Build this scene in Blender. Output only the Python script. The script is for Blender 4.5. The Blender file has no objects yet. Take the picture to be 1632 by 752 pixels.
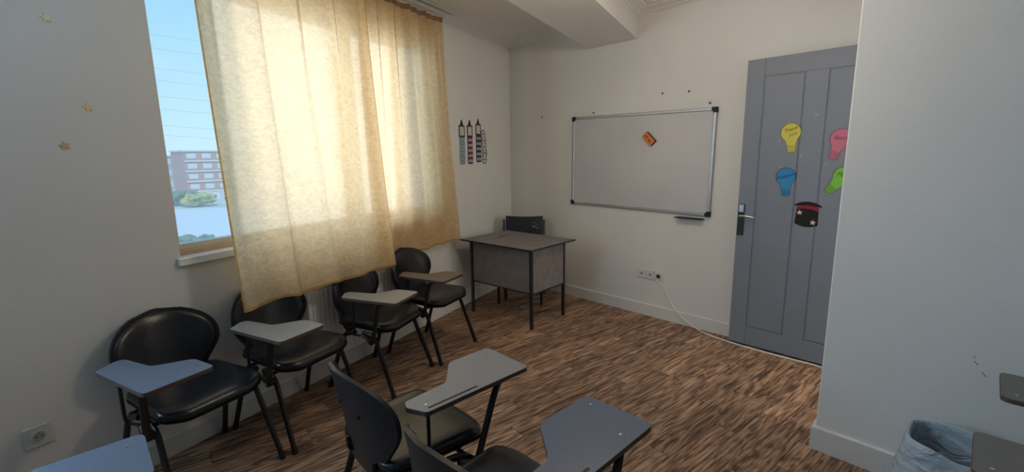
import bpy, bmesh, math, random
from mathutils import Vector, Matrix
random.seed(7)
SC = bpy.context.scene
COL = SC.collection
R = math.radians

# ------------------------------------------------------------------ camera
CAM_H = 1.545
cam_d = bpy.data.cameras.new('camera'); cam = bpy.data.objects.new('camera', cam_d); COL.objects.link(cam)
cam_d.sensor_fit = 'HORIZONTAL'; cam_d.sensor_width = 36.0
cam_d.lens = 36.0 * 726.4 / 1632.0
cam_d.clip_start = 0.02; cam_d.clip_end = 2000
def cam_matrix(pitch, roll, yaw):
    cp, sp = math.cos(pitch), math.sin(pitch)
    r = Vector((1, 0, 0)); f = Vector((0, cp, -sp)); u = Vector((0, sp, cp))
    c, s = math.cos(roll), math.sin(roll)
    r2 = r*c + u*s; u2 = u*c - r*s
    Y = Matrix.Rotation(yaw, 3, 'Z')
    r2, u2, f = Y @ r2, Y @ u2, Y @ f
    m = Matrix((r2, u2, -f)).transposed().to_4x4()
    m.translation = (0, 0, CAM_H)
    return m
cam.matrix_world = cam_matrix(R(10.0093), R(-0.863), R(46.144))
SC.camera = cam

# ------------------------------------------------------------------ sky, sun, exposure
SC.view_settings.view_transform = 'Standard'
SC.view_settings.look = 'None'
SC.view_settings.gamma = 1.0
SC.view_settings.use_curve_mapping = False
SC.view_settings.exposure = 0.07
SKY_STRENGTH = 1.28
w = bpy.data.worlds.new('sky'); SC.world = w; w.use_nodes = True
nt = w.node_tree; nt.nodes.clear()
tc = nt.nodes.new('ShaderNodeTexCoord'); sx = nt.nodes.new('ShaderNodeSeparateXYZ')
rp = nt.nodes.new('ShaderNodeValToRGB'); bg = nt.nodes.new('ShaderNodeBackground'); wo = nt.nodes.new('ShaderNodeOutputWorld')
rp.color_ramp.elements[0].position = 0.0; rp.color_ramp.elements[0].color = (0.66, 0.90, 1.0, 1)
rp.color_ramp.elements[1].position = 0.75; rp.color_ramp.elements[1].color = (0.16, 0.50, 0.98, 1)
e = rp.color_ramp.elements.new(0.28); e.color = (0.30, 0.68, 0.98, 1)
bg.inputs[1].default_value = SKY_STRENGTH
nt.links.new(tc.outputs['Generated'], sx.inputs[0]); nt.links.new(sx.outputs['Z'], rp.inputs[0])
nt.links.new(rp.outputs[0], bg.inputs[0]); nt.links.new(bg.outputs[0], wo.inputs[0])

# wall frame: s runs along the window wall towards the corner, n points into the room
LANG = R(107.85)
LD = Vector((math.cos(LANG), math.sin(LANG), 0)); NN = Vector((LD.y, -LD.x, 0)); OFF = -2.65
def W(s, n, z=0.0): return LD*s + NN*(OFF+n) + Vector((0, 0, z))

sun_d = bpy.data.lights.new('sun', 'SUN'); sun = bpy.data.objects.new('sun', sun_d); COL.objects.link(sun)
sun_d.energy = 2.6; sun_d.angle = R(1.0); sun_d.color = (1.0, 0.93, 0.82)
sun_dir = (NN*-0.55 + LD*0.45 + Vector((0, 0, -0.9))).normalized()      # high behind the building: lights the facades across the road
sun.rotation_euler = sun_dir.to_track_quat('-Z', 'Y').to_euler()

def area(name, loc, look, sx_, sy_, power, col):
    d = bpy.data.lights.new(name, 'AREA'); o = bpy.data.objects.new(name, d); COL.objects.link(o)
    d.shape = 'RECTANGLE'; d.size = sx_; d.size_y = sy_; d.energy = power; d.color = col
    o.location = loc; o.rotation_euler = Vector(look).to_track_quat('-Z', 'Y').to_euler()
    return o
FILL_LAMP = 56.0    # emission of the added pendant lamp
YR = -3.2     # rear wall, behind the camera
# area lights at the panes; second and corridor windows are added to brighten the room
area('fill_second_window', W(-0.15, -0.03, 1.76), NN, 1.15, 1.36, 45, (0.46, 0.73, 1.0))
area('fill_corridor_window', (1.545, 3.34, 1.55), (-1, 0, 0), 0.80, 1.50, 24, (1.0, 0.92, 0.80))
area('daylight_wide_pane', W(2.0025, -0.085, 1.765), NN, 0.835, 1.32, 5.3, (0.97, 0.98, 1.0))
area('daylight_narrow_pane', W(2.77, -0.085, 1.765), NN, 0.40, 1.32, 2.9, (0.97, 0.98, 1.0))
area('daylight_end_pane', W(3.225, -0.085, 1.765), NN, 0.29, 1.32, 0.45, (0.97, 0.98, 1.0))

# ------------------------------------------------------------------ materials
MATS = {}
def mat(name, col=(0.5, 0.5, 0.5), rough=0.5, metal=0.0, spec=0.5, noise=None, bump=None, coat=0.0):
    """noise=(scale, amount) varies the colour, bump=(scale, strength) adds fine relief"""
    if name in MATS: return MATS[name]
    m = bpy.data.materials.new(name); m.use_nodes = True; t = m.node_tree
    b = t.nodes['Principled BSDF']
    b.inputs['Base Color'].default_value = (*col, 1); b.inputs['Roughness'].default_value = rough
    b.inputs['Metallic'].default_value = metal; b.inputs['Specular IOR Level'].default_value = spec
    b.inputs['Coat Weight'].default_value = coat
    c = t.nodes.new('ShaderNodeTexCoord')
    if noise:
        n = t.nodes.new('ShaderNodeTexNoise'); n.inputs['Scale'].default_value = noise[0]; n.inputs['Detail'].default_value = 4
        r = t.nodes.new('ShaderNodeValToRGB'); a = noise[1]
        r.color_ramp.elements[0].position = 0.3; r.color_ramp.elements[1].position = 0.7
        r.color_ramp.elements[0].color = (*[x*(1-a) for x in col], 1); r.color_ramp.elements[1].color = (*[min(1, x*(1+a)) for x in col], 1)
        t.links.new(c.outputs['Object'], n.inputs[0]); t.links.new(n.outputs[0], r.inputs[0]); t.links.new(r.outputs[0], b.inputs['Base Color'])
    if bump:
        n = t.nodes.new('ShaderNodeTexNoise'); n.inputs['Scale'].default_value = bump[0]; n.inputs['Detail'].default_value = 3
        bp = t.nodes.new('ShaderNodeBump'); bp.inputs['Strength'].default_value = bump[1]; bp.inputs['Distance'].default_value = 0.01
        t.links.new(c.outputs['Object'], n.inputs[0]); t.links.new(n.outputs[0], bp.inputs['Height']); t.links.new(bp.outputs[0], b.inputs['Normal'])
    MATS[name] = m; return m

M_WALL = mat('wall_paint', (0.74, 0.725, 0.695), 0.75, noise=(1.3, 0.035), bump=(60, 0.08))
M_CEIL = mat('ceiling_paint', (0.74, 0.725, 0.70), 0.8)
M_BASE = mat('baseboard_paint', (0.70, 0.69, 0.66), 0.55)
M_SLAB = mat('subfloor', (0.02, 0.013, 0.009), 0.9)
M_VINYL = mat('black_vinyl', (0.012, 0.013, 0.016), 0.27, noise=(9, 0.25), bump=(220, 0.06))
M_SHELL = mat('black_plastic', (0.010, 0.010, 0.012), 0.45)
M_TUBE = mat('black_tube', (0.010, 0.008, 0.008), 0.38)
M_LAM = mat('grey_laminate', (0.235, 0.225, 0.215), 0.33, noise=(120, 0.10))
M_LAM_SKY = mat('sky_tinted_laminate', (0.10, 0.122, 0.165), 0.34, noise=(120, 0.10))  # grey laminate with the blue sky reflection put into its colour
M_LAMG = mat('dark_grey_laminate', (0.13, 0.13, 0.132), 0.36, noise=(120, 0.10))
M_LAMD = mat('brown_laminate', (0.13, 0.095, 0.075), 0.45, noise=(60, 0.15))
M_LEDGE = mat('tablet_edge', (0.10, 0.055, 0.038), 0.55)
M_LEDGED = mat('tablet_edge_dark', (0.06, 0.045, 0.042), 0.55)
M_SLOT = mat('pen_slot', (0.012, 0.011, 0.010), 0.6)
M_SCREW = mat('screw_steel', (0.75, 0.75, 0.74), 0.25, metal=1.0)
M_DESK = mat('desk_laminate', (0.185, 0.165, 0.16), 0.5, noise=(14, 0.12))
M_DESKEDGE = mat('desk_edge', (0.012, 0.010, 0.010), 0.5)
M_WHITEB = mat('whiteboard_enamel', (0.56, 0.55, 0.57), 0.24, noise=(2.0, 0.05))
M_ALU = mat('aluminium', (0.45, 0.45, 0.46), 0.38, metal=0.9)
M_BLACK = mat('black_matt', (0.006, 0.006, 0.006), 0.6)
M_DOOR = mat('door_paint', (0.185, 0.205, 0.25), 0.5, noise=(4, 0.04))
M_CHROME = mat('chrome', (0.72, 0.72, 0.72), 0.22, metal=1.0)
M_BRONZE = mat('dark_plate', (0.035, 0.03, 0.028), 0.4, metal=0.5)
M_PLASTIC = mat('socket_plastic', (0.66, 0.65, 0.62), 0.4)
M_DARKHOLE = mat('socket_hole', (0.03, 0.03, 0.03), 0.6)
M_CABLE = mat('white_cable', (0.80, 0.78, 0.75), 0.5)
M_RAD = mat('radiator_enamel', (0.82, 0.84, 0.86), 0.4)
M_PVC = mat('window_pvc', (0.82, 0.80, 0.74), 0.4)
M_SILLB = mat('sill_board', (0.62, 0.45, 0.28), 0.5, noise=(14, 0.15))
M_MARBLE = mat('sill_marble', (0.86, 0.86, 0.85), 0.35, noise=(8, 0.03))
M_RAIL = mat('rail_white', (0.75, 0.74, 0.72), 0.5)
M_TAPE = mat('header_tape', (0.32, 0.17, 0.09), 0.8)
M_HOOK = mat('hook_plastic', (0.8, 0.8, 0.78), 0.4)
M_GOLD = mat('gold_foil', (0.62, 0.50, 0.25), 0.35, metal=0.7)
M_GOLDD = mat('gold_foil_dull', (0.34, 0.29, 0.17), 0.5, metal=0.3)
M_GOLDP = mat('gold_foil_pale', (0.72, 0.66, 0.48), 0.35, metal=0.6)
M_PAPER = mat('paper_white', (0.60, 0.58, 0.56), 0.8)
M_INK = mat('ink', (0.03, 0.03, 0.035), 0.7)
M_ORANGE = mat('eraser_orange', (0.62, 0.19, 0.035), 0.6)
M_FELT = mat('eraser_felt', (0.02, 0.017, 0.015), 0.9)
M_NAIL = mat('nail', (0.05, 0.045, 0.04), 0.5, metal=0.6)

def glass_material():
    m = bpy.data.materials.new('window_glass'); m.use_nodes = True; t = m.node_tree; t.nodes.clear()
    tr = t.nodes.new('ShaderNodeBsdfTransparent'); tr.inputs[0].default_value = (0.97, 0.985, 0.98, 1)
    tl = t.nodes.new('ShaderNodeBsdfTranslucent'); tl.inputs[0].default_value = (0.95, 0.97, 1, 1)
    gl = t.nodes.new('ShaderNodeBsdfGlossy'); gl.inputs['Roughness'].default_value = 0.02
    fr = t.nodes.new('ShaderNodeFresnel'); fr.inputs[0].default_value = 1.25
    m1 = t.nodes.new('ShaderNodeMixShader'); m1.inputs[0].default_value = 0.24       # milky veil mixed in to imitate the haze outside
    m2 = t.nodes.new('ShaderNodeMixShader'); o = t.nodes.new('ShaderNodeOutputMaterial')
    t.links.new(tr.outputs[0], m1.inputs[1]); t.links.new(tl.outputs[0], m1.inputs[2])
    t.links.new(fr.outputs[0], m2.inputs[0]); t.links.new(m1.outputs[0], m2.inputs[1]); t.links.new(gl.outputs[0], m2.inputs[2])
    t.links.new(m2.outputs[0], o.inputs[0]); return m
M_GLASS = glass_material()

def curtain_material(name, col, see, tint):
    m = bpy.data.materials.new(name); m.use_nodes = True; t = m.node_tree; t.nodes.clear()
    N = lambda k: t.nodes.new(k)
    c = N('ShaderNodeTexCoord'); mp = N('ShaderNodeMapping'); mp.inputs['Scale'].default_value = (26, 26, 44)
    no = N('ShaderNodeTexNoise'); no.inputs['Scale'].default_value = 1.0; no.inputs['Detail'].default_value = 5; no.inputs['Distortion'].default_value = 1.2
    no2 = N('ShaderNodeTexNoise'); no2.inputs['Scale'].default_value = 5.0; no2.inputs['Detail'].default_value = 3
    t.links.new(c.outputs['Object'], mp.inputs[0]); t.links.new(mp.outputs[0], no.inputs[0]); t.links.new(c.outputs['Object'], no2.inputs[0])
    r = N('ShaderNodeValToRGB'); r.color_ramp.elements[0].position = 0.32; r.color_ramp.elements[1].position = 0.68
    r.color_ramp.elements[0].color = (*[x*0.86 for x in col], 1); r.color_ramp.elements[1].color = (*[min(1, x*1.08) for x in col], 1)
    t.links.new(no.outputs[0], r.inputs[0])
    bp = N('ShaderNodeBump'); bp.inputs['Strength'].default_value = 0.5; bp.inputs['Distance'].default_value = 0.012
    t.links.new(no.outputs[0], bp.inputs['Height'])
    df = N('ShaderNodeBsdfDiffuse'); tl = N('ShaderNodeBsdfTranslucent'); rf = N('ShaderNodeBsdfRefraction')
    rf.inputs['Roughness'].default_value = 0.5; rf.inputs['IOR'].default_value = 1.10; rf.inputs['Color'].default_value = (*tint, 1)
    for q in (df, tl): t.links.new(r.outputs[0], q.inputs[0]); t.links.new(bp.outputs[0], q.inputs['Normal'])
    m1 = N('ShaderNodeMixShader'); m1.inputs[0].default_value = 0.72
    m2 = N('ShaderNodeMixShader'); m2.inputs[0].default_value = see
    o = N('ShaderNodeOutputMaterial')
    t.links.new(df.outputs[0], m1.inputs[1]); t.links.new(tl.outputs[0], m1.inputs[2])
    t.links.new(m1.outputs[0], m2.inputs[1]); t.links.new(rf.outputs[0], m2.inputs[2]); t.links.new(m2.outputs[0], o.inputs[0])
    return m
M_CURT = curtain_material('cream_curtain', (0.90, 0.70, 0.42), 0.09, (0.97, 0.96, 0.92))
M_HEM = curtain_material('curtain_hem_cloth', (0.74, 0.52, 0.26), 0.04, (1.0, 0.8, 0.5))

def floor_material():
    m = bpy.data.materials.new('printed_wood'); m.use_nodes = True; t = m.node_tree; b = t.nodes['Principled BSDF']
    N = lambda k: t.nodes.new(k)
    c = N('ShaderNodeTexCoord'); oi = N('ShaderNodeObjectInfo'); cm = N('ShaderNodeCombineXYZ'); ml = N('ShaderNodeMath'); ml.operation = 'MULTIPLY'; ml.inputs[1].default_value = 57.0
    ad = N('ShaderNodeVectorMath'); ad.operation = 'ADD'
    t.links.new(oi.outputs['Random'], ml.inputs[0])
    for i in range(3): t.links.new(ml.outputs[0], cm.inputs[i])
    t.links.new(c.outputs['Object'], ad.inputs[0]); t.links.new(cm.outputs[0], ad.inputs[1])
    mp = N('ShaderNodeMapping'); mp.inputs['Scale'].default_value = (15, 2.4, 1); t.links.new(ad.outputs[0], mp.inputs[0])
    n1 = N('ShaderNodeTexNoise'); n1.inputs['Scale'].default_value = 1.0; n1.inputs['Detail'].default_value = 2.5; n1.inputs['Distortion'].default_value = 0.6
    t.links.new(mp.outputs[0], n1.inputs[0])
    k = N('ShaderNodeMath'); k.operation = 'MULTIPLY'; k.inputs[1].default_value = 34.0; t.links.new(n1.outputs[0], k.inputs[0])
    si = N('ShaderNodeMath'); si.operation = 'SINE'; t.links.new(k.outputs[0], si.inputs[0])
    mp2 = N('ShaderNodeMapping'); mp2.inputs['Scale'].default_value = (75, 5, 1); t.links.new(ad.outputs[0], mp2.inputs[0])
    n2 = N('ShaderNodeTexNoise'); n2.inputs['Scale'].default_value = 1.0; n2.inputs['Detail'].default_value = 3; t.links.new(mp2.outputs[0], n2.inputs[0])
    mx = N('ShaderNodeMath'); mx.operation = 'MULTIPLY_ADD'; mx.inputs[1].default_value = 0.10; t.links.new(si.outputs[0], mx.inputs[0]); t.links.new(n2.outputs[0], mx.inputs[2])
    r = N('ShaderNodeValToRGB'); E = r.color_ramp.elements
    E[0].position = 0.28; E[0].color = (0.085, 0.048, 0.031, 1); E[1].position = 0.74; E[1].color = (0.53, 0.335, 0.215, 1)
    e = E.new(0.48); e.color = (0.255, 0.152, 0.096, 1)
    t.links.new(mx.outputs[0], r.inputs[0])
    hv = N('ShaderNodeHueSaturation'); mr = N('ShaderNodeMapRange'); mr.inputs[3].default_value = 0.78; mr.inputs[4].default_value = 1.22
    t.links.new(oi.outputs['Random'], mr.inputs[0]); t.links.new(mr.outputs[0], hv.inputs['Value']); t.links.new(r.outputs[0], hv.inputs['Color'])
    t.links.new(hv.outputs[0], b.inputs['Base Color']); b.inputs['Roughness'].default_value = 0.62; b.inputs['Specular IOR Level'].default_value = 0.3
    bp = N('ShaderNodeBump'); bp.inputs['Strength'].default_value = 0.25; bp.inputs['Distance'].default_value = 0.002
    t.links.new(mx.outputs[0], bp.inputs['Height']); t.links.new(bp.outputs[0], b.inputs['Normal'])
    return m
M_FLOOR = floor_material()

# ------------------------------------------------------------------ mesh helpers
def link(name, me, m=None, parent=None):
    o = bpy.data.objects.new(name, me); COL.objects.link(o)
    if m is not None:
        for q in (m if isinstance(m, (list, tuple)) else [m]): me.materials.append(q)
    if parent: o.parent = parent
    return o
def obj(name, bm, m, parent=None, smooth=False):
    me = bpy.data.meshes.new(name); bmesh.ops.recalc_face_normals(bm, faces=bm.faces[:]); bm.to_mesh(me); bm.free()
    if smooth:
        me.shade_smooth()
        if smooth != 'all': me.set_sharp_from_angle(angle=R(40))
    return link(name, me, m, parent)
def empty(name, loc=(0, 0, 0), rz=0.0):
    o = bpy.data.objects.new(name, None); o.empty_display_size = 0.1; COL.objects.link(o)
    o.location = loc; o.rotation_euler = (0, 0, rz); return o
def tag(o, label, cat, group=None, kind=None):
    o['label'] = label; o['category'] = cat
    if group: o['group'] = group
    if kind: o['kind'] = kind
    return o
def struct(o): o['kind'] = 'structure'; return o
def box(bm, x0, x1, y0, y1, z0, z1, bev=0.0):
    vs = [bm.verts.new(p) for p in ((x0,y0,z0),(x1,y0,z0),(x1,y1,z0),(x0,y1,z0),(x0,y0,z1),(x1,y0,z1),(x1,y1,z1),(x0,y1,z1))]
    fs = [bm.faces.new([vs[i] for i in f]) for f in ((3,2,1,0),(4,5,6,7),(0,1,5,4),(1,2,6,5),(2,3,7,6),(3,0,4,7))]
    if bev: bmesh.ops.bevel(bm, geom=list({e for f in fs for e in f.edges}), offset=bev, segments=2, affect='EDGES', profile=0.5)
    return bm
def mbox(*a, bev=0.0): return box(bmesh.new(), *a, bev=bev)
def prism(pts, z0, z1, bev=0.0, bm=None):
    bm = bm or bmesh.new()
    a = [bm.verts.new((x, y, z0)) for x, y in pts]; b = [bm.verts.new((x, y, z1)) for x, y in pts]
    fs = [bm.faces.new(a[::-1]), bm.faces.new(b)]; n = len(pts)
    for i in range(n): fs.append(bm.faces.new((a[i], a[(i+1) % n], b[(i+1) % n], b[i])))
    if bev: bmesh.ops.bevel(bm, geom=list(set(fs[0].edges) | set(fs[1].edges)), offset=bev, segments=2, affect='EDGES', profile=0.5)
    return bm
def wallprism(pts, y0, y1):
    """outline in (x, z), thickness along y"""
    bm = bmesh.new()
    a = [bm.verts.new((x, y0, z)) for x, z in pts]; b = [bm.verts.new((x, y1, z)) for x, z in pts]
    bm.faces.new(a); bm.faces.new(b[::-1]); n = len(pts)
    for i in range(n): bm.faces.new((a[i], b[i], b[(i+1) % n], a[(i+1) % n]))
    return bm
def round_poly(pts, rad, seg=5):
    out = []; n = len(pts); rad = rad if isinstance(rad, (list, tuple)) else [rad]*n
    for i in range(n):
        p = Vector(pts[i]); a = Vector(pts[i-1]); b = Vector(pts[(i+1) % n])
        u = (a-p).normalized(); v = (b-p).normalized(); ang = u.angle(v); d = rad[i]/math.tan(ang/2)
        d = min(d, (a-p).length*0.45, (b-p).length*0.45)
        if rad[i] <= 0: out.append(tuple(p)); continue
        s = p+u*d; e_ = p+v*d
        for k in range(seg+1):
            t = k/seg; out.append(tuple(s*(1-t)**2 + p*2*t*(1-t) + e_*t*t))
    return out
def smooth_path(pts, rad=0.03, seg=5):
    pts = [Vector(p) for p in pts]; out = [pts[0]]
    for i in range(1, len(pts)-1):
        p = pts[i]; u = pts[i-1]-p; v = pts[i+1]-p; d = min(rad, u.length*0.48, v.length*0.48)
        s = p+u.normalized()*d; e_ = p+v.normalized()*d
        for k in range(seg+1):
            t = k/seg; out.append(s*(1-t)**2 + p*2*t*(1-t) + e_*t*t)
    out.append(pts[-1]); return out
def tube(pts, rad, seg=10, bm=None, flat=1.0):
    bm = bm or bmesh.new(); pts = [Vector(p) for p in pts]; rings = []
    tang = [(pts[min(i+1, len(pts)-1)]-pts[max(i-1, 0)]).normalized() for i in range(len(pts))]
    up = Vector((0, 0, 1)) if abs(tang[0].z) < 0.9 else Vector((1, 0, 0))
    nrm = (up - tang[0]*up.dot(tang[0])).normalized()
    for i, p in enumerate(pts):
        nrm = (nrm - tang[i]*nrm.dot(tang[i])).normalized(); bi = tang[i].cross(nrm)
        r = rad[i] if isinstance(rad, (list, tuple)) else rad
        rings.append([bm.verts.new(p + (nrm*math.cos(2*math.pi*k/seg) + bi*math.sin(2*math.pi*k/seg)*flat)*r) for k in range(seg)])
    for a, b in zip(rings, rings[1:]):
        for k in range(seg): bm.faces.new((a[k], a[(k+1) % seg], b[(k+1) % seg], b[k]))
    bm.faces.new(rings[0][::-1]); bm.faces.new(rings[-1]); return bm
def grid_mesh(fn, nu, nv, closed=False):
    bm = bmesh.new()
    V = [[bm.verts.new(fn(i/nu, j/nv)) for i in range(nu+(0 if closed else 1))] for j in range(nv+1)]
    for j in range(nv):
        for i in range(nu):
            k = (i+1) % nu if closed else i+1
            bm.faces.new((V[j][i], V[j][k], V[j+1][k], V[j+1][i]))
    return bm
def sheet(front, back, nu, nv):
    """closed slab between two parametric surfaces sharing a border layout"""
    bm = bmesh.new()
    A = [[bm.verts.new(front(i/nu, j/nv)) for i in range(nu+1)] for j in range(nv+1)]
    B = [[bm.verts.new(back(i/nu, j/nv)) for i in range(nu+1)] for j in range(nv+1)]
    for j in range(nv):
        for i in range(nu):
            bm.faces.new((A[j][i], A[j][i+1], A[j+1][i+1], A[j+1][i])); bm.faces.new((B[j][i], B[j+1][i], B[j+1][i+1], B[j][i+1]))
    bor = [(0, i) for i in range(nu)] + [(j, nu) for j in range(nv)] + [(nv, i) for i in range(nu, 0, -1)] + [(j, 0) for j in range(nv, 0, -1)]
    for a, b in zip(bor, bor[1:]+bor[:1]):
        bm.faces.new((A[a[0]][a[1]], B[a[0]][a[1]], B[b[0]][b[1]], A[b[0]][b[1]]))
    return bm
def disc(bm, c, axis, r, h, seg=12):
    axis = Vector(axis).normalized(); tube([Vector(c), Vector(c)+axis*h], r, seg, bm); return bm
def sweep(path, prof, bm=None):
    """profile (d, z): d is measured to the left of the travel direction, mitred at the corners"""
    bm = bm or bmesh.new(); P = [Vector(p) for p in path]; rings = []
    for i, p in enumerate(P):
        a = (P[i]-P[i-1]).normalized() if i else None; b = (P[i+1]-P[i]).normalized() if i < len(P)-1 else None
        la = Vector((-a.y, a.x)) if a else None; lb = Vector((-b.y, b.x)) if b else None
        if a and b: m = (la+lb); m = m/(m.dot(la))
        else: m = la or lb
        rings.append([bm.verts.new((p.x+m.x*d, p.y+m.y*d, z)) for d, z in prof])
    n = len(prof)
    for a, b in zip(rings, rings[1:]):
        for k in range(n): bm.faces.new((a[k], a[(k+1) % n], b[(k+1) % n], b[k]))
    bm.faces.new(rings[0][::-1]); bm.faces.new(rings[-1]); return bm
def dup(root, loc, rz, label, group=None):
    r = root.copy(); COL.objects.link(r); r.location = loc; r.rotation_euler = (0, 0, rz); r['label'] = label
    if group: r['group'] = group
    for ch in list(root.children):
        c = ch.copy(); COL.objects.link(c); c.parent = r
        for g in list(ch.children):
            d = g.copy(); COL.objects.link(d); d.parent = c
    return r
def text_mesh(name, body, size, m, parent, loc, rot, shear=0.25):
    cu = bpy.data.curves.new(name, 'FONT'); cu.body = body; cu.size = size; cu.shear = shear; cu.extrude = 0.0003
    cu.align_x = 'CENTER'; cu.align_y = 'CENTER'; cu.resolution_u = 3
    tmp = bpy.data.objects.new('tmp', cu); COL.objects.link(tmp)
    me = bpy.data.meshes.new_from_object(tmp.evaluated_get(bpy.context.evaluated_depsgraph_get()))
    bpy.data.objects.remove(tmp); bpy.data.curves.remove(cu); me.name = name; me.materials.clear()
    o = link(name, me, m, parent); o.location = loc; o.rotation_euler = rot; return o

# ------------------------------------------------------------------ room shell
SCUFFS = [(0.046, 0.685, 0.051, 0.678), (0.05, 0.663, 0.063, 0.648), (0.077, 0.622, 0.092, 0.605)]     # short dark scratches, (x, z) to (x, z)
YB, YP, XE, XR, ZC = 3.868, 2.645, -0.478, 4.2, 2.815
CORNER = W(4.9166, 0)
S_REAR = (YR - (NN*OFF).y)/LD.y          # where the window wall meets the rear wall
TH = 0.24
WS0, WS1, WZ0, WZ1 = 1.24, 3.46, 1.0, 2.52
LW = Matrix.Translation(NN*OFF) @ Matrix.Rotation(LANG, 4, 'Z')      # local x = s, local y = -n
def onwall(o): o.matrix_world = LW @ o.matrix_world; return o
bm = bmesh.new()
s0 = S_REAR - 0.3; s1 = 5.25
S20, S21 = -0.80, 0.50               # added second window beside the camera, unseen, there to light the room
box(bm, s0, S20, 0, TH, 0, ZC); box(bm, S21, WS0, 0, TH, 0, ZC); box(bm, S20, S21, 0, TH, 0, WZ0); box(bm, S20, S21, 0, TH, WZ1, ZC)
box(bm, WS1, s1, 0, TH, 0, ZC); box(bm, WS0, WS1, 0, TH, 0, WZ0); box(bm, WS0, WS1, 0, TH, WZ1, ZC)
onwall(struct(obj('wall_left', bm, M_WALL)))
struct(obj('wall_back', mbox(-4.35, 1.7, YB, YB+0.2, 0, ZC), M_WALL))
wr = struct(obj('wall_right', mbox(XE, XR, YP, YP+0.16, 0, ZC, bev=0.006), M_WALL))
M_SCUFF = mat('scuff', (0.30, 0.295, 0.29), 0.9)
for (xa, za, xb, zb) in SCUFFS:
    d = Vector((xb-xa, zb-za)); q = Vector((-d.y, d.x)).normalized()*0.0022
    obj('scuff_mark', wallprism([(xa-q.x, za-q.y), (xb-q.x, zb-q.y), (xb+q.x, zb+q.y), (xa+q.x, za+q.y)], YP-0.0006, YP), M_SCUFF, wr)
bm = bmesh.new()          # return wall with the doorway, hidden behind the corner
box(bm, XE, XE+0.15, YP+0.16, 2.86, 0, ZC); box(bm, XE, XE+0.15, 3.80, YB, 0, ZC); box(bm, XE, XE+0.15, 2.86, 3.80, 2.25, ZC)
struct(obj('wall_doorway', bm, M_WALL))
bm = bmesh.new()          # end of the corridor, with an unseen window added for its light
box(bm, 1.6, 1.7, YP+0.16, 2.92, 0, ZC); box(bm, 1.6, 1.7, 3.76, YB, 0, ZC); box(bm, 1.6, 1.7, 2.92, 3.76, 0, 0.78); box(bm, 1.6, 1.7, 2.92, 3.76, 2.32, ZC)
struct(obj('wall_corridor', bm, M_WALL))
w3 = struct(empty('added_window_3'))
bm = bmesh.new(); box(bm, 1.62, 1.68, 2.92, 3.76, 0.78, 0.83); box(bm, 1.62, 1.68, 2.92, 3.76, 2.27, 2.32); box(bm, 1.62, 1.68, 2.92, 2.97, 0.83, 2.27); box(bm, 1.62, 1.68, 3.71, 3.76, 0.83, 2.27)
obj('window_frame', bm, M_PVC, w3); obj('pane', mbox(1.645, 1.651, 2.97, 3.71, 0.83, 2.27), M_GLASS, w3)
struct(obj('wall_side', mbox(XR, XR+0.2, YR-0.2, YP, 0, ZC), M_WALL))
struct(obj('wall_rear', mbox(W(S_REAR, 0).x - 0.5, XR, YR-0.2, YR, 0, ZC), M_WALL))
struct(obj('ceiling', mbox(-4.5, XR+0.2, YR-0.2, YB+0.2, ZC, ZC+0.15), M_CEIL))
# beam under the ceiling, parallel to the window wall
BZ = 2.568
bm = prism([(-2.888, YB), (-2.347, YB), (-2.347-LD.x*7.35, YB-LD.y*7.35), (-2.888-LD.x*7.35, YB-LD.y*7.35)], BZ, ZC-0.0005)
struct(obj('trim_beam', bm, M_CEIL))
# crown moulding
prof = [(0.0, 2.756), (0.010, 2.754), (0.016, 2.764), (0.034, 2.766), (0.040, 2.778), (0.062, 2.780), (0.075, 2.786), (0.10, 2.789), (0.104, 2.800), (0.140, 2.800), (0.144, 2.808), (0.19, 2.808), (0.196, ZC-0.0004), (0.0, ZC-0.0004)]
cp = CORNER.xy; near = W(S_REAR, 0).xy
bl0 = Vector((-2.888, YB)); br0 = Vector((-2.347, YB)); dn = -LD.xy*7.3
struct(obj('trim_1', sweep([bl0+dn, bl0, cp, near], prof), M_CEIL))
struct(obj('trim_2', sweep([Vector((XE, YB)), br0, br0+dn], prof), M_CEIL))
# baseboards
bp_ = [(0.0, 0.0), (0.014, 0.0), (0.014, 0.108), (0.010, 0.113), (0.0, 0.113)]
struct(obj('baseboard_left', sweep([cp, near], bp_), M_BASE))
struct(obj('baseboard_back', sweep([Vector((XE, YB)), cp], bp_), M_BASE))
struct(obj('baseboard_right', sweep([Vector((XR, YP)), Vector((XE, YP)), Vector((XE, YP+0.16))][::-1], [(-d, z) for d, z in [(0,0),(0.016,0),(0.016,0.122),(0.012,0.128),(0,0.128)]]), M_BASE))

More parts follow.
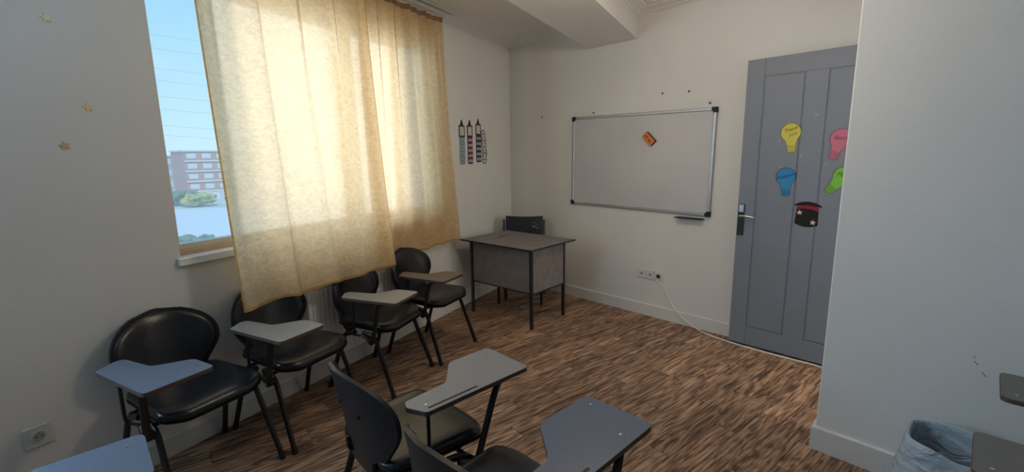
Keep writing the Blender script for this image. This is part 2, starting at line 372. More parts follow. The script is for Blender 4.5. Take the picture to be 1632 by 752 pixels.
# floor: slab with separate printed planks
slab = struct(obj('floor', mbox(-4.5, XR+0.2, YR-0.2, YB+0.2, -0.12, -0.003), M_SLAB))
def clip(poly, p, n):
    out = []
    for i in range(len(poly)):
        a, b = poly[i], poly[(i+1) % len(poly)]; da = (a-p).dot(n); db = (b-p).dot(n)
        if da >= 0: out.append(a)
        if (da >= 0) != (db >= 0): out.append(a + (b-a)*(da/(da-db)))
    return out
PANG = R(85.0); PW, PL = 0.124, 0.92
pd = Vector((math.cos(PANG), math.sin(PANG))); pn = Vector((pd.y, -pd.x))
g = 0.0013
full = [Vector((-PW/2+g, -PL/2+g)), Vector((PW/2-g, -PL/2+g)), Vector((PW/2-g, PL/2-g)), Vector((-PW/2+g, PL/2-g))]
def plank_mesh(poly):
    bm = bmesh.new(); b = 0.0009
    c = sum(poly, Vector((0, 0)))/len(poly)
    lo = [bm.verts.new((p.x, p.y, -0.003)) for p in poly]; mid = [bm.verts.new((p.x, p.y, -0.0008)) for p in poly]
    hi = [bm.verts.new((*(p+(c-p).normalized()*b), 0.0)) for p in poly]; n = len(poly)
    bm.faces.new(hi)
    for i in range(n):
        j = (i+1) % n
        bm.faces.new((lo[i], lo[j], mid[j], mid[i])); bm.faces.new((mid[i], mid[j], hi[j], hi[i]))
    me = bpy.data.meshes.new('plank'); bm.to_mesh(me); bm.free(); me.materials.append(M_FLOOR); return me
FULL = plank_mesh(full); stag = [0.0, 0.31, 0.62, 0.12, 0.47, 0.78]
for i in range(-42, 40):
    for j in range(-6, 9):
        c = pn*(i*PW+0.03) + pd*((j+stag[i % 6])*PL)
        poly = [c + pn*p.x + pd*p.y for p in full]; k0 = len(poly)
        base = [(W(0, 0.0).xy, NN.xy), (Vector((0, YB)), Vector((0, -1))), (Vector((0, YR)), Vector((0, 1))), (Vector((XR, 0)), Vector((-1, 0)))]
        variants = [base]
        if any((p.x > XE and p.y > YP) for p in poly):      # planks meeting the projecting wall are cut round its corner
            variants = [base+[(Vector((0, YP)), Vector((0, -1)))], base+[(Vector((0, YP)), Vector((0, 1))), (Vector((XE, 0)), Vector((-1, 0)))]]
        for cons in variants:
            q = poly; cut = False
            for p, n in cons:
                if any((v-p).dot(n) < 0 for v in q): cut = True; q = clip(q, p, n)
                if len(q) < 3: break
            if len(q) < 3: continue
            ar = abs(sum(q[k].x*q[(k+1) % len(q)].y-q[(k+1) % len(q)].x*q[k].y for k in range(len(q))))/2
            if ar < 0.0008: continue
            me = plank_mesh([Vector(((v-c).dot(pn), (v-c).dot(pd))) for v in q]) if cut else FULL
            o = bpy.data.objects.new('plank', me); COL.objects.link(o); o.parent = slab
            o.location = (c.x, c.y, 0); o.rotation_euler = (0, 0, PANG - math.pi/2)

# ------------------------------------------------------------------ window wall: window, sill, radiator, curtain
def frame_window(name, x0, x1, z0, z1, y0, y1, mull, fw=0.05):
    root = struct(empty(name))
    bm = bmesh.new(); box(bm, x0, x1, y0, y1, z0, z0+fw*1.9); box(bm, x0, x1, y0, y1, z1-fw, z1)
    box(bm, x0, x0+fw, y0, y1, z0+fw*1.9, z1-fw); box(bm, x1-fw*1.6, x1, y0, y1, z0+fw*1.9, z1-fw)
    obj('window_frame', bm, M_PVC, root)
    xs = [x0+fw] + [v for m_ in mull for v in m_] + [x1-fw*1.6]
    for a, b in mull: obj('mullion', mbox(a, b, y0, y1, z0+fw*1.9, z1-fw), M_PVC, root)
    for a, b in zip(xs[::2], xs[1::2]): obj('pane', mbox(a, b, (y0+y1)/2-0.003, (y0+y1)/2+0.003, z0+fw*1.9, z1-fw), M_GLASS, root)
    return root
win = frame_window('window_1', WS0, WS1, WZ0, WZ1, 0.10, 0.16, [(2.43, 2.56), (2.97, 3.07)])
for c in win.children: onwall(c)
o = obj('sill_board', mbox(WS0+0.001, WS1-0.001, 0.06, 0.0995, WZ0+0.0405, WZ0+0.066), M_SILLB, win); onwall(o)
o = obj('window_sill', mbox(WS0-0.02, WS1+0.02, -0.028, -0.0005, WZ0, WZ0+0.04, bev=0.004), M_MARBLE, win)
bm = bmesh.new(); box(bm, WS0+0.001, WS1-0.001, 0, 0.0995, WZ0+0.001, WZ0+0.04); o2 = obj('sill_slab', bm, M_MARBLE, win)
onwall(o); onwall(o2)
rw = frame_window('added_window_2', S20, S21, WZ0, WZ1, 0.10, 0.16, [])  # added window, unseen; frames the second fill light
for c in rw.children: onwall(c)

rad = empty('radiator', W(0, 0)); rad.rotation_euler = (0, 0, LANG)
tag(rad, 'white fluted panel radiator below the window behind the chairs', 'radiator')
RS0, RS1, RB, RT = 1.90, 2.93, 0.16, 0.70
obj('panel', mbox(RS0+0.012, RS1-0.012, -0.088, -0.07, RB, RT-0.02), M_RAD, rad)
obj('back_panel', mbox(RS0+0.012, RS1-0.012, -0.040, -0.022, RB, RT-0.02), M_RAD, rad)
bm = bmesh.new(); box(bm, RS0, RS1, -0.094, -0.018, RT-0.02, RT, bev=0.003); obj('top_grille', bm, M_RAD, rad)
for a in (RS0, RS1-0.012): obj('side_panel', mbox(a, a+0.012, -0.094, -0.018, RB, RT-0.0205), M_RAD, rad)
nr = 27
rib = bmesh.new()
pw = (RS1-RS0-0.05)/nr
prism(round_poly([(-pw*0.32, 0.0), (-pw*0.2, -0.010), (pw*0.2, -0.010), (pw*0.32, 0.0)], 0.003, 2), RB+0.02, RT-0.035, bm=rib)
rme = None
for i in range(nr):
    if rme is None: q = obj('rib', rib, M_RAD, rad, smooth=True); rme = q.data
    else: q = link('rib', rme, None, rad)
    q.location = (RS0+0.025+pw*(i+0.5), -0.088, 0)
for a in (RS0+0.15, RS1-0.15): obj('bracket', mbox(a-0.02, a+0.02, -0.022, -0.001, RB+0.1, RT-0.1), M_RAD, rad)

rail = empty('curtain_rail', W(0, 0)); rail.rotation_euler = (0, 0, LANG)
tag(rail, 'white curtain rail fixed below the ceiling over the window', 'curtain rail')
RAILZ = 2.772
obj('track', mbox(1.0, 3.62, -0.125, -0.085, RAILZ-0.008, RAILZ+0.012, bev=0.002), M_RAIL, rail)
for a in (1.2, 2.0, 2.8, 3.5): obj('ceiling_clip', mbox(a-0.012, a+0.012, -0.118, -0.092, RAILZ+0.0125, ZC-0.015), M_RAIL, rail)

def curtain(name, label, sa, sb, za, n_top, n_bot, amp, folds, phase, flare, nu, seed, fold_gather):
    rnd = random.Random(seed)
    root = empty(name, W((sa+sb)/2, 0)); root.rotation_euler = (0, 0, LANG); mid = (sa+sb)/2
    tag(root, label, 'curtain', 'cream curtains on the window rail')
    ph = [rnd.uniform(0, 6.28) for _ in range(6)]
    ztop = RAILZ-0.03
    def pt(u, v, extra=0.0):
        z = za + (ztop-za)*v
        s = sa + (sb-sa)*u + flare(u)*(1-v)**1.3
        f = math.sin(2*math.pi*(folds*u)+phase) + 0.45*math.sin(2*math.pi*(folds*1.7*u)+ph[0]+0.5*v) + 0.3*math.sin(2*math.pi*(folds*0.53*u)+ph[1])
        s += fold_gather/folds*math.sin(2*math.pi*(folds*u)+phase+1.1)*min(1.0, 5*u, 5*(1-u))*(0.6+0.4*v)
        pl = math.sin(2*math.pi*(folds*3.0*u)+ph[2])
        a = amp*(0.55+0.55*v**0.5)
        n = n_bot + (n_top-n_bot)*v**0.8 + a*f*(1-0.4*v) + 0.010*pl*v**3
        if v < 0.12: z += 0.006*math.sin(6.28*(folds*0.8*u)+ph[3])*(1-v/0.12)
        return Vector((s-mid, -(n+extra), z))
    obj('panel', grid_mesh(lambda u, v: pt(u, v), nu, 60), M_CURT, root, smooth='all')
    obj('bottom_hem', grid_mesh(lambda u, v: pt(u, v*0.008, 0.0025), nu, 2), M_HEM, root, smooth='all')
    for a, b in ((0.0, 0.007), (0.993, 1.0)):
        obj('side_hem', grid_mesh(lambda u, v: pt(a+(b-a)*u, v, 0.0025), 2, 60), M_HEM, root, smooth='all')
    obj('header_tape', grid_mesh(lambda u, v: pt(u, 0.982+v*0.018, 0.0035) + Vector((0, 0, 0.004*v)), nu, 3), M_TAPE, root, smooth='all')
    for i in range(9):
        u = (i+0.3)/9
        p = pt(u, 0.995)
        q = Vector((p.x, -0.105, RAILZ-0.0125))
        obj('hook', tube(smooth_path([p+Vector((0, 0, -0.004)), p+Vector((0, 0, 0.012)), q], 0.008, 3), 0.0032, 6), M_HOOK, root)
    return root
curtain('curtain', 'wide cream curtain panel nearest the open window gap, hem over the chair backs', 1.385, 2.55, 0.735, 0.115, 0.245, 0.024, 4.3, 0.6, lambda u: 0.03*u-0.0, 150, 3, 0.165)
curtain('curtain', 'cream curtain panel nearest the desk, gathered at the end of the rail', 2.50, 3.50, 0.735, 0.085, 0.084, 0.019, 5.2, 1.9, lambda u: 0.17*u, 150, 11, 0.145)

# ------------------------------------------------------------------ tablet-arm chairs
def back_fn(u, v, off, shrink=0.0):
    """u across, v up; returns a point of the backrest shell"""
    z0, z1 = 0.375+shrink*0.6, 0.812-shrink
    # outline: narrow foot, waist, wide oval head
    t = v
    hw = 0.150 + 0.088*(0.5-0.5*math.cos(math.pi*min(1, max(0, (t-0.12)/0.46))))
    if t > 0.60:
        k = (t-0.60)/0.40; hw *= math.sqrt(max(0.0, 1-k**2.3))*0.985+0.015
    if t < 0.08: hw *= 0.86+0.14*math.sqrt(t/0.08)
    hw = max(0.012, hw-shrink)
    x = (2*u-1)*hw; z = z0+(z1-z0)*v
    y = -0.185 - 0.088*v**1.25 + 0.092*(x/0.235)**2*(0.30+0.70*v) + off
    return Vector((x, y, z))
def make_chair(kind, label, lam, edge, L=0.52, wl=0.21):
    t = empty('tablet_chair'); tag(t, label, 'chair')
    # legs
    def leg(x, front):
        s = 1 if x > 0 else -1
        if front: return smooth_path([(x*1.10, 0.262, 0.0), (x, 0.125, 0.395), (x*0.98, 0.03, 0.412)], 0.05, 5)
        return smooth_path([(x*1.10, -0.258, 0.0), (x, -0.125, 0.39), (x*0.98, -0.03, 0.410)], 0.05, 5)
    for x in (-0.222, 0.222):
        for fr in (True, False):
            l = obj('leg', tube(leg(x, fr), 0.0125, 10, flat=1.25), M_TUBE, t, smooth=True)
            p = leg(x, fr); d = (p[1]-p[0]).normalized()
            obj('foot_cap', tube([p[0]+Vector((0, 0, 0.0005)), p[0]+d*0.03], 0.0148, 10, flat=1.2), M_SHELL, l, smooth=True)
    for y in (-0.10, 0.10):
        obj('seat_support', tube([(-0.225, y, 0.408), (0.225, y, 0.408)], 0.010, 8), M_TUBE, t, smooth=True)
    # seat pan and cushion
    outl = round_poly([(-0.205, -0.205), (0.205, -0.205), (0.232, 0.19), (0.15, 0.235), (-0.15, 0.235), (-0.232, 0.19)], [0.08, 0.08, 0.07, 0.1, 0.1, 0.07], 6)
    c = Vector((0, 0.01))
    def seat_layer(h, sc, wf):
        pts = []
        for x, y in outl:
            q = Vector((x, y))*sc
            z = h + 0.012*(abs(q.x)/0.23)**2 - wf*max(0, (q.y-0.10)/0.13)**2 + 0.006*max(0, -q.y/0.2)
            pts.append((q.x, q.y, z))
        return pts
    def layered(rows, topfan):
        bm = bmesh.new(); V = [[bm.verts.new(p) for p in r] for r in rows]; n = len(rows[0])
        for a, b in zip(V, V[1:]):
            for k in range(n): bm.faces.new((a[k], a[(k+1) % n], b[(k+1) % n], b[k]))
        bm.faces.new(V[0][::-1]); cv = bm.verts.new(topfan)
        for k in range(n): bm.faces.new((V[-1][k], V[-1][(k+1) % n], cv))
        return bm
    st = obj('seat', layered([seat_layer(0.437, 0.96, 0.012), seat_layer(0.443, 1.0, 0.014), seat_layer(0.462, 1.0, 0.016), seat_layer(0.474, 0.965, 0.016), seat_layer(0.479, 0.89, 0.014), seat_layer(0.479, 0.70, 0.012), seat_layer(0.474, 0.42, 0.01)], (0, 0.0, 0.470)), M_VINYL, t, smooth='all')
    obj('seat_pan', layered([seat_layer(0.4195, 0.88, 0.008), seat_layer(0.425, 0.97, 0.012), seat_layer(0.4362, 1.015, 0.014), seat_layer(0.4368, 0.90, 0.012)], (0, 0, 0.4365)), M_SHELL, t, smooth=True)
    # backrest shell and pad
    bk = obj('backrest', sheet(lambda u, v: back_fn(u, v, 0.0), lambda u, v: back_fn(u, v, -0.016), 18, 24), M_SHELL, t, smooth=True)
    def padf(u, v):
        p = back_fn(u, 0.10+0.90*v, 0.0, 0.012); e_ = min(1.0, 4.2*min(u, 1-u)*2)*min(1.0, 7*min(v+0.001, 1-v+0.001))
        p.y += 0.001 + 0.020*max(0, e_)**0.5; return p
    obj('back_cushion', sheet(padf, lambda u, v: back_fn(u, 0.10+0.90*v, 0.0005, 0.012), 20, 24), M_VINYL, t, smooth='all')
    for x in (-0.075, 0.075):
        bm = bmesh.new(); disc(bm, back_fn(0.5+x/0.47, 0.62, -0.0165)-Vector((0, 0.004, 0)), (0, 1, 0), 0.008, 0.004, 10); obj('bolt', bm, M_BLACK, bk)
    obj('back_bracket', tube(smooth_path([(-0.11, -0.06, 0.408), (-0.11, -0.2105, 0.405), (-0.11, -0.213, 0.47)], 0.03, 4), 0.009, 8), M_TUBE, t, smooth=True)
    obj('back_bracket', tube(smooth_path([(0.11, -0.06, 0.408), (0.11, -0.2105, 0.405), (0.11, -0.213, 0.47)], 0.03, 4), 0.009, 8), M_TUBE, t, smooth=True)
    # writing tablet
    if kind == 'A': o, fr, L, zt = 0.345, 0.385, 0.445, 0.688
    else: o, fr, zt = 0.300, 0.385, 0.700
    wf = 0.262; rr = fr-L
    pts = [(o, rr+0.035), (o, fr), (o-wf, fr), (o-wf, fr-wl), (o-0.125, fr-wl-0.11), (o-0.112, rr+0.015), (o-0.075, rr)]
    if kind == 'A': pts = [(o, rr+0.045), (o, fr), (o-wf, fr), (o-wf, fr-0.16), (o-0.135, fr-0.245), (o-0.118, rr+0.01), (o-0.085, rr)]
    op = round_poly(pts, [0.02, 0.022, 0.03, 0.05, 0.05, 0.02, 0.02], 4)
    tb = obj('tablet', prism(op, zt-0.017, zt-0.0012), edge, t)
    ip = [((x-(o-0.12))*0.994+(o-0.12), (y-(fr-0.2))*0.994+(fr-0.2)) for x, y in op]
    obj('tablet_top', prism(ip, zt-0.0011, zt), lam, tb)
    sc = [(o-0.045, rr+0.06), (o-0.045, fr-0.12), (o-wf+0.05, fr-0.045)] if kind == 'B' else [(o-0.045, fr-0.12), (o-0.05, rr+0.075), (o-wf+0.05, fr-0.04)]
    for x, y in sc:
        bm = bmesh.new(); disc(bm, (x, y, zt+0.0001), (0, 0, 1), 0.0055, 0.0014, 10); obj('screw', bm, M_SCREW, tb)
    if kind == 'B':
        obj('pen_slot', prism(round_poly([(o-0.026, rr+0.055), (o-0.016, rr+0.055), (o-0.016, rr+0.27), (o-0.026, rr+0.27)], 0.004, 3), zt+0.0001, zt+0.0006), M_SLOT, tb)
    # arm: thick sloping post in front, thin rod behind, both bolted to the right-hand leg
    arm = obj('tablet_arm', tube(smooth_path([(0.246, 0.06, 0.405), (0.262, 0.135, 0.372), (0.285, 0.215, zt-0.045), (o-0.06, fr-0.09, zt-0.022)], 0.045, 6), 0.0125, 10, flat=1.2), M_TUBE, t, smooth=True)
    obj('tablet_rod', tube(smooth_path([(0.242, 0.03, 0.402), (0.268, -0.02, 0.415), (o-0.062, rr+0.075, 0.45), (o-0.062, rr+0.078, zt-0.018)], 0.04, 6), 0.0072, 8), M_TUBE, t, smooth=True)
    obj('arm_bracket', mbox(o-0.10, o-0.03, rr+0.04, fr-0.07, zt-0.0215, zt-0.0172), M_TUBE, t)
    bm = bmesh.new(); disc(bm, (0.232, 0.120, 0.378), (1, 0, 0), 0.021, 0.034, 14); cl = obj('clamp', bm, M_TUBE, t, smooth=True)
    bm = bmesh.new(); disc(bm, (0.2665, 0.120, 0.378), (1, 0, 0), 0.009, 0.008, 10); obj('clamp_bolt', bm, M_CHROME, cl, smooth=True)
    return t
RZW = R(17.85-90)
WG, BG_ = 'chairs in a row along the window wall', 'chairs facing the whiteboard'
cA = make_chair('A', 'black tablet chair against the wall beside the window, left of the curtain', M_LAM_SKY, M_LEDGE)
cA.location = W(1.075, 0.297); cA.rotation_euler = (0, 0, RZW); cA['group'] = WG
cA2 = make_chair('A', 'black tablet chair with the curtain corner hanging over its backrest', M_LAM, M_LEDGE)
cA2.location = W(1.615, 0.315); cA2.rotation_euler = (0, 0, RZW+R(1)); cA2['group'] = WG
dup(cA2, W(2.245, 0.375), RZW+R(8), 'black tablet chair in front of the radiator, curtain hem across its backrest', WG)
cA4 = make_chair('A', 'black tablet chair with a brown tablet beside the desk', M_LAMD, M_LEDGED)
cA4.location = W(2.805, 0.385); cA4.rotation_euler = (0, 0, RZW+R(1)); cA4['group'] = WG
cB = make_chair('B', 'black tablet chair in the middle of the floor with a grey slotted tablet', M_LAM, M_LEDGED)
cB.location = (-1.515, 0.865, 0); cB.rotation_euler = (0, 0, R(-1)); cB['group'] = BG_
cB6 = make_chair('B', 'black tablet chair with a grey tablet tinted sky blue at the bottom centre', M_LAM_SKY, M_LEDGE, 0.58, 0.25)
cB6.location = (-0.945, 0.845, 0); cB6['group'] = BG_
cA7 = dup(cB6, (-1.80, -0.32, 0), 0.0, 'tablet chair whose sky-tinted grey tablet corner shows at the bottom left below the wall socket', BG_)
RG = 'chairs along the right wall'
cA8 = make_chair('A', 'tablet chair whose grey tablet corner shows at the right edge above the bin', M_LAMG, M_LEDGE)
cA8.location = (0.505, 2.165, 0); cA8.rotation_euler = (0, 0, R(90)); cA8['group'] = RG
cA9 = dup(cA8, (0.445, 1.565, 0), R(90), 'tablet chair whose grey tablet overlaps the blue-lined bin', RG)

# ------------------------------------------------------------------ teacher's desk and chair
desk = empty('desk', (-3.095, 3.045, 0), R(4.2)); tag(desk, 'dark grey teacher desk with black metal legs in the corner', 'desk')
tp = obj('desktop', mbox(-0.447, 0.447, -0.335, 0.335, 0.732, 0.746), M_DESKEDGE, desk)
obj('desktop_laminate', mbox(-0.444, 0.444, -0.332, 0.332, 0.7461, 0.7475), M_DESK, tp)
so = obj('slot', mbox(-0.010, 0.010, -0.085, 0.085, 0.7476, 0.7486), M_SLOT, tp); so.location = (-0.231, 0.025, 0); so.rotation_euler = (0, 0, R(12))
LX, LY = 0.379, 0.232
for x in (-LX, LX):
    for y in (-LY-0.02, LY):
        obj('leg', mbox(x-0.0125, x+0.0125, y-0.0125, y+0.0125, 0.0, 0.7315), M_DESKEDGE, desk)
obj('modesty_panel', mbox(-LX+0.013, LX-0.013, -LY-0.018, -LY-0.004, 0.330, 0.726), M_DESK, desk)
obj('panel_edge', mbox(-LX+0.013, LX-0.013, -LY-0.020, -LY-0.002, 0.318, 0.3298), M_DESKEDGE, desk)
for x in (-LX, LX):
    obj('side_panel', mbox(x-0.006, x+0.008, -LY-0.006, LY-0.013, 0.330, 0.726), M_DESK, desk)
    obj('panel_edge', mbox(x-0.008, x+0.010, -LY-0.006, LY-0.013, 0.318, 0.3298), M_DESKEDGE, desk)
obj('top_rail', mbox(-LX+0.013, LX-0.013, LY-0.01, LY+0.01, 0.70, 0.7315), M_DESKEDGE, desk)

tch = empty('office_chair', (-3.40, 3.41, 0), R(-142)); tag(tch, 'black padded chair with side posts behind the teacher desk', 'chair')
for x in (-0.225, 0.225):
    obj('leg', mbox(x-0.012, x+0.012, 0.19, 0.215, 0, 0.415), M_TUBE, tch)
    obj('leg', tube(smooth_path([(x, -0.20, 0.0), (x, -0.185, 0.42), (x, -0.235, 0.84)], 0.05, 5), 0.0125, 8), M_TUBE, tch, smooth=True)
    obj('seat_rail', mbox(x-0.010, x+0.010, -0.18, 0.189, 0.395, 0.415), M_TUBE, tch)
obj('seat', mbox(-0.225, 0.225, -0.18, 0.22, 0.4155, 0.475, bev=0.018), M_VINYL, tch, smooth=True)
def tb_back(u, v, o):
    x = (2*u-1)*0.208; z = 0.55+v*0.315+0.012*(2*u-1)**2*v
    return Vector((x, -0.205-0.06*v+0.0*x+o-0.02*(1-(2*u-1)**2), z))
bk = obj('backrest', sheet(lambda u, v: tb_back(u, v, 0.015), lambda u, v: tb_back(u, v, -0.015), 14, 10), M_VINYL, tch, smooth=True)
M_WORN = mat('flaked_vinyl', (0.55, 0.55, 0.56), 0.7)
rnd = random.Random(5); bm = bmesh.new()
for i in range(16):
    u = 0.20+rnd.gauss(0.0, 0.05); v = 0.70+rnd.gauss(0, 0.08); p = tb_back(u, v, 0.0158); r_ = rnd.uniform(0.002, 0.006)
    vs = [bm.verts.new(p+Vector((math.cos(a)*r_*rnd.uniform(.5, 1.3), 0, math.sin(a)*r_*rnd.uniform(.4, 1.2)))) for a in (0, 1.2, 2.5, 3.8, 5.1)]
    bm.faces.new(vs)
obj('flaked_patch', bm, M_WORN, bk)

# ------------------------------------------------------------------ whiteboard, eraser, tray, nails
wb = empty('whiteboard', (-2.336, YB, 1.02)); tag(wb, 'framed magnetic whiteboard hanging on the back wall', 'whiteboard')
BW, BH, FW = 1.484, 0.896, 0.026
wb.rotation_euler = (0, R(0.65), 0)
obj('board', mbox(-BW/2+FW*0.6, BW/2-FW*0.6, -0.016, -0.004, FW*0.6, BH-FW*0.6), M_WHITEB, wb)
for z in (0.0, BH-FW): obj('frame_rail', mbox(-BW/2+0.03, BW/2-0.03, -0.024, -0.002, z, z+FW, bev=0.004), M_ALU, wb)
for x in (-BW/2, BW/2-FW): obj('frame_rail', mbox(x, x+FW, -0.024, -0.002, 0.03, BH-0.03, bev=0.004), M_ALU, wb)
for sx_ in (-1, 1):
    for sz in (0, 1):
        a = -BW/2-0.003 if sx_ < 0 else BW/2-0.042; z = -0.003 if sz == 0 else BH-0.042
        pts = [(0, 0), (0.045, 0), (0.045, 0.031), (0.031, 0.031), (0.031, 0.045), (0, 0.045)]
        pts = [((x if sx_ < 0 else 0.045-x)+a, (y if sz == 0 else 0.045-y)+z) for x, y in pts]
        if (sx_ > 0) != (sz == 1): pts = pts[::-1]
        obj('corner_cap', wallprism(pts, -0.028, -0.001), M_BLACK, wb)
tray = obj('marker_tray', wallprism([(-1.885, 0.983), (-1.645, 0.983), (-1.645, 0.990), (-1.885, 0.990)], YB-0.075, YB-0.004), M_BLACK)
tag(tray, 'small black marker tray under the whiteboard corner', 'tray')
er = empty('board_eraser', (-2.176, YB-0.0175, 1.675)); er.rotation_euler = (0, R(43), 0)
tag(er, 'small orange eraser with a dark edge stuck on the whiteboard', 'eraser')
obj('felt_pad', mbox(-0.062, 0.062, -0.016, -0.0002, -0.034, 0.034, bev=0.003), M_FELT, er)
tpz = obj('orange_cover', mbox(-0.062, 0.060, -0.032, -0.0162, -0.032, 0.030, bev=0.003), M_ORANGE, er)
M_EINK = mat('eraser_print', (0.25, 0.04, 0.015), 0.7)
for x, z in ((-0.028, 0.004), (0.022, -0.004)):
    obj('print_mark', mbox(x-0.018, x+0.018, -0.0328, -0.0322, z-0.006, z+0.006), M_EINK, tpz)
for i, (x, z, lab) in enumerate(((-2.073, 2.064, 'dark nail in the wall high above the middle of the whiteboard'), (-1.833, 2.056, 'small nail in the wall above the right half of the whiteboard'), (-1.651, 1.945, 'nail just over the right top corner of the whiteboard'), (-2.811, 1.953, 'nail just over the left top edge of the whiteboard'), (-3.505, 1.957, 'lone nail in the wall left of the whiteboard'))):
    bm = bmesh.new(); disc(bm, (0, -0.001, 0), (0, -1, 0), 0.003, 0.010, 8); disc(bm, (0, -0.011, 0), (0, -1, 0), 0.0085, 0.003, 10)
    o = obj('nail', bm, M_NAIL); o.location = (x, YB, z); tag(o, lab, 'nail', 'nails in the back wall')

# ------------------------------------------------------------------ sockets and cable
def schuko(parent_name, lab, loc, rz, kinds, size, cat):
    root = empty(parent_name, loc, rz); tag(root, lab, cat); n = len(kinds)
    for i, k in enumerate(kinds):
        x = (i-(n-1)/2)*size
        pl = obj('plate', mbox(x-size/2+0.001, x+size/2-0.001, -0.011, -0.0005, -size/2, size/2, bev=0.002), M_PLASTIC, root)
        if k == 'power':
            bm = bmesh.new(); tube([(x, -0.0112, 0), (x, -0.0155, 0)], [size*0.29, size*0.285], 24, bm); rg = obj('socket_ring', bm, M_PLASTIC, pl, smooth=True)
            bm = bmesh.new(); disc(bm, (x, -0.0156, 0), (0, -1, 0), size*0.235, 0.0006, 24); obj('socket_well', bm, M_DARKHOLE if size < 0.088 else M_RECESS, pl)
            for q in (-1, 1):
                bm = bmesh.new(); disc(bm, (x+q*size*0.10, -0.0163, 0), (0, -1, 0), size*0.035, 0.0005, 10); obj('pin_hole', bm, M_BLACK, pl)
                obj('earth_clip', mbox(x-size*0.03, x+size*0.03, -0.0172, -0.0163, q*size*0.19-size*0.03, q*size*0.19+size*0.03), M_CHROME, pl)
        elif k == 'aerial':
            bm = bmesh.new(); disc(bm, (x, -0.0112, 0), (0, -1, 0), size*0.10, 0.004, 14); obj('aerial_jack', bm, M_DARKHOLE, pl)
        else:
            obj('data_port', mbox(x-size*0.17, x+size*0.10, -0.0122, -0.0112, -size*0.07, size*0.06), M_DARKHOLE, pl)
    return root
M_RECESS = mat('socket_recess', (0.42, 0.41, 0.39), 0.5)
schuko('wall_socket', 'triple white socket plate low on the back wall', (-2.125, YB, 0.408), 0.0, ['data', 'aerial', 'power'], 0.086, 'socket')
schuko('wall_socket', 'single white socket on the window wall at the lower left', W(0.600, 0, 0.392), LANG, ['power'], 0.09, 'socket')
cab = obj('power_cable', tube(smooth_path([(-2.054, YB-0.018, 0.37), (-1.975, YB-0.010, 0.32), (-1.872, YB-0.019, 0.135), (-1.76, YB-0.024, 0.05), (-1.62, YB-0.05, 0.006), (-1.50, 3.765, 0.0055), (-1.308, 3.732, 0.0055), (-1.09, 3.722, 0.0055), (-0.88, 3.728, 0.0055), (-0.70, 3.738, 0.0055), (-0.44, 3.70, 0.0055), (0.3, 3.5, 0.0055)], 0.12, 6), 0.0048, 8), M_CABLE, smooth=True)
tag(cab, 'thin white cable running from the socket along the floor past the door', 'cable')

# ------------------------------------------------------------------ door leaf, opened flat against the back wall
YD = 3.76
door = struct(empty('door_1', (0, 0, 0)))
DX0, DX1, DZ0, DZ1 = -1.340, -0.492, 0.014, 2.215
obj('door_leaf', mbox(DX0, DX1, YD+0.006, YD+0.044, DZ0, DZ1), M_DOOR, door)
gx = [(-1.214, -0.957), (-0.812, -0.560)]
gz = (0.165, 2.085)
# raised stiles and rails around the sunken grooves, panels standing proud inside them
bm = bmesh.new(); G = 0.0045
def face_piece(nm, x0, x1, z0, z1): obj(nm, mbox(x0, x1, YD, YD+0.0058, z0, z1, bev=0.0022), M_DOOR, door, smooth=False)
face_piece('stile', DX0, gx[0][0]-G, DZ0, DZ1); face_piece('stile', gx[0][1]+G, gx[1][0]-G, gz[0]-G, gz[1]+G); face_piece('stile', gx[1][1]+G, DX1, DZ0, DZ1)
face_piece('rail', gx[0][0]-G+0.0002, gx[1][1]+G-0.0002, gz[1]+G, DZ1); face_piece('rail', gx[0][0]-G+0.0002, gx[1][1]+G-0.0002, DZ0, gz[0]-G)
for a, b in gx: face_piece('door_panel', a+G, b-G, gz[0]+G, gz[1]-G)
hd = obj('door_handle', wallprism([(-1.332, 0.90), (-1.286, 0.90), (-1.286, 1.145), (-1.332, 1.145)], YD-0.008, YD-0.0003), M_BRONZE, door)
obj('handle_cap', wallprism([(-1.326, 1.085), (-1.292, 1.085), (-1.292, 1.140), (-1.326, 1.140)], YD-0.013, YD-0.0082), M_CHROME, hd)
obj('handle_lever', tube(smooth_path([(-1.309, YD-0.008, 1.056), (-1.309, YD-0.048, 1.056), (-1.25, YD-0.052, 1.06), (-1.200, YD-0.046, 1.048)], 0.018, 5), 0.0085, 10), M_CHROME, hd, smooth=True)
bm = bmesh.new(); disc(bm, (-1.309, YD-0.0082, 0.985), (0, -1, 0), 0.011, 0.004, 14); obj('lock_cylinder', bm, M_BRONZE, hd)
bm = bmesh.new(); disc(bm, (-1.309, YD-0.0082, 0.915), (0, -1, 0), 0.005, 0.002, 10); obj('plate_screw', bm, M_CHROME, hd)

